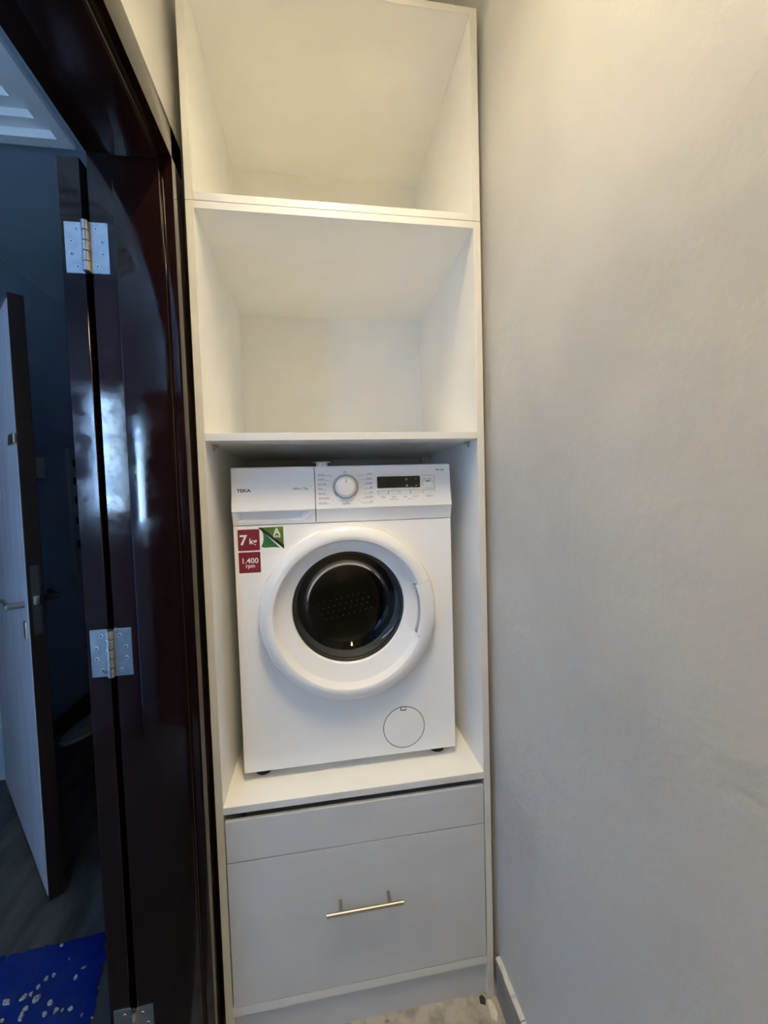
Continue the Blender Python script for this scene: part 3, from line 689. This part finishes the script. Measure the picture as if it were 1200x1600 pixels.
# ---------------------------------------------------------------- odds and ends on the floors
def flake(name, pts, th, loc, m, label, cat, rot=(0, 0, 0), group=None):
    bm = bmesh.new()
    a = [bm.verts.new((p[0], p[1], 0)) for p in pts]; b_ = [bm.verts.new((p[0]*0.94, p[1]*0.94, th)) for p in pts]
    bm.faces.new(a[::-1]); bm.faces.new(b_); n = len(pts)
    for i in range(n): bm.faces.new((a[i], a[(i+1) % n], b_[(i+1) % n], b_[i]))
    o = obj(name, bm, m); o.location = loc; o.rotation_euler = rot
    return tag(o, label, cat, group)
M_flake = mat('cream_flake', (0.80, 0.76, 0.64), 0.7, noise=(80, (0.70, 0.66, 0.55), 0.35, 0.6))
M_scrap = mat('dark_scrap', (0.05, 0.047, 0.045), 0.8)
flake('paint_flake', [(-0.010, -0.020), (0.002, -0.030), (0.011, -0.014), (0.010, 0.004), (0.004, 0.020), (-0.006, 0.022), (-0.008, 0.004)], 0.003, (0.7000, -0.027, 0.0005), M_flake, 'cream paint flake on the floor at the cabinet corner', 'paint flake')
flake('dark_crumb', [(-0.009, -0.006), (0.004, -0.012), (0.009, 0.0), (0.003, 0.011), (-0.007, 0.008)], 0.004, (0.682, -0.004, 0.0005), M_scrap, 'dark crumb on the floor against the toe kick', 'debris')
flake('plaster_pebble', [(0.006*math.cos(i*PI/4), 0.005*math.sin(i*PI/4)) for i in range(8)], 0.006, (0.412, -0.001, 0.0005), M_chip, 'tiny white pebble on the floor below the drawer', 'debris')

# blue plastic sheet in the hallway
bm = bmesh.new(); nx, ny = 34, 30
ga = [(-0.455, 0.395), (-0.800, 0.370), (-0.95, -0.45), (-0.300, -0.16)]    # corners: far right, far left, near left, near right
grid = []
for i in range(nx+1):
    rowv = []
    for j in range(ny+1):
        s, t = i/nx, j/ny
        p = (Vector(ga[0])*(1-s)+Vector(ga[1])*s)*(1-t)+(Vector(ga[3])*(1-s)+Vector(ga[2])*s)*t
        h = 0.004+0.0012*math.sin(9*s+5*t)+0.0008*math.sin(23*t-7*s)+0.0005*random.random()
        if i in (0, nx) or j in (0, ny): p += Vector((random.uniform(-0.006, 0.006), random.uniform(-0.006, 0.006))); h = 0.0015
        rowv.append(bm.verts.new((p.x+0.6, p.y, max(h, 0.0012))))
    grid.append(rowv)
for i in range(nx):
    for j in range(ny): bm.faces.new((grid[i][j], grid[i+1][j], grid[i+1][j+1], grid[i][j+1]))
bmesh.ops.solidify(bm, geom=list(bm.faces), thickness=0.0006)
sh = obj('plastic_sheet', bm, M_tarp, smooth=True); sh.location = (-0.6, 0, 0.0)
tag(sh, 'crumpled blue plastic sheet spread on the hallway floor', 'plastic sheet')
# crumbs of plaster strewn over the sheet
spots = [(96, 1478, 8), (108, 1499, 5), (131, 1511, 10), (118, 1528, 8), (84, 1524, 8), (72, 1530, 8), (60, 1542, 9), (48, 1555, 8), (36, 1560, 9), (56, 1563, 12), (10, 1568, 12), (40, 1577, 8), (34, 1589, 12), (78, 1568, 9), (87, 1580, 9), (70, 1586, 9), (110, 1577, 8), (97, 1578, 5), (3, 1595, 7), (136, 1524, 6), (136, 1541, 5), (153, 1541, 5), (143, 1588, 6), (127, 1587, 6)]
def on_floor(px, py, z=0.0):
    d = f + r*((px-600)/654.36) - u*((py-800)/654.36)
    o_ = Vector((0.277, -1.0582, 1.4252)); s = (z-o_.z)/d.z
    return o_+d*s
for px, py, sz in spots:
    p = on_floor(px, py, 0.006); s = sz*0.0010
    pts = [(s*random.uniform(0.3, 1.15)*math.cos(k*PI/3), s*random.uniform(0.25, 0.8)*math.sin(k*PI/3)) for k in range(6)]
    on = px < 128
    flake('plaster_crumb', pts, s*0.7, (p.x, p.y, 0.0055 if on else -0.0015), M_chip, 'pale plaster crumb lying on the blue plastic sheet' if on else 'pale plaster crumb on bare hallway floor beside the blue sheet', 'debris', (0, 0, random.uniform(0, 6)), 'plaster crumbs on the blue sheet' if on else 'plaster crumbs beside the blue sheet')

# sneaker by the hallway wall
sk = thing('sneaker', 'pale sneaker with a yellow patch against the dark skirting', 'shoe', (-1.17, 1.70, -0.002), math.radians(54))
def loft(name, secs, m, par, n=18):
    bm = bmesh.new(); cols = []
    for (x, wd, z0, z1, cy) in secs:
        col = []
        for k in range(n):
            t = 2*PI*k/n; c_, s_ = math.cos(t), math.sin(t)
            col.append(bm.verts.new((x, cy+wd*math.copysign(abs(c_)**0.7, c_), (z0+z1)/2+(z1-z0)/2*math.copysign(abs(s_)**0.7, s_))))
        cols.append(col)
    for A, B in zip(cols, cols[1:]):
        for k in range(n): bm.faces.new((A[k], A[(k+1) % n], B[(k+1) % n], B[k]))
    bm.faces.new(cols[0][::-1]); bm.faces.new(cols[-1])
    return obj(name, bm, m, par, smooth=True)
loft('sole', [(-0.135, 0.020, 0.004, 0.026, 0), (-0.12, 0.036, 0.0, 0.028, 0), (-0.06, 0.045, 0.0, 0.028, 0), (0.02, 0.040, 0.0, 0.028, 0), (0.10, 0.037, 0.0, 0.032, 0), (0.14, 0.024, 0.004, 0.034, 0)], M_sole, sk)
up = loft('upper', [(-0.128, 0.016, 0.024, 0.040, 0), (-0.11, 0.033, 0.022, 0.056, 0), (-0.06, 0.041, 0.022, 0.074, 0), (0.0, 0.037, 0.022, 0.098, 0), (0.045, 0.035, 0.024, 0.112, 0), (0.10, 0.034, 0.026, 0.106, 0), (0.135, 0.022, 0.030, 0.100, 0)], M_shoe, sk)
loft('side_patch', [(-0.035, 0.0415, 0.030, 0.052, 0), (-0.005, 0.0405, 0.030, 0.072, 0), (0.03, 0.0385, 0.030, 0.062, 0)], M_yel, up)
for i in range(4):
    bm = bmesh.new(); x = -0.045+i*0.020; zt = 0.080+i*0.0075
    cyl(bm, (x, -0.020, zt-0.004), (x+0.006, 0.020, zt-0.004), 0.0035, 8); obj('lace', bm, M_sole, up)
loft('collar', [(0.060, 0.026, 0.108, 0.116, 0), (0.09, 0.027, 0.106, 0.116, 0), (0.12, 0.020, 0.100, 0.110, 0)], M_foot, up)
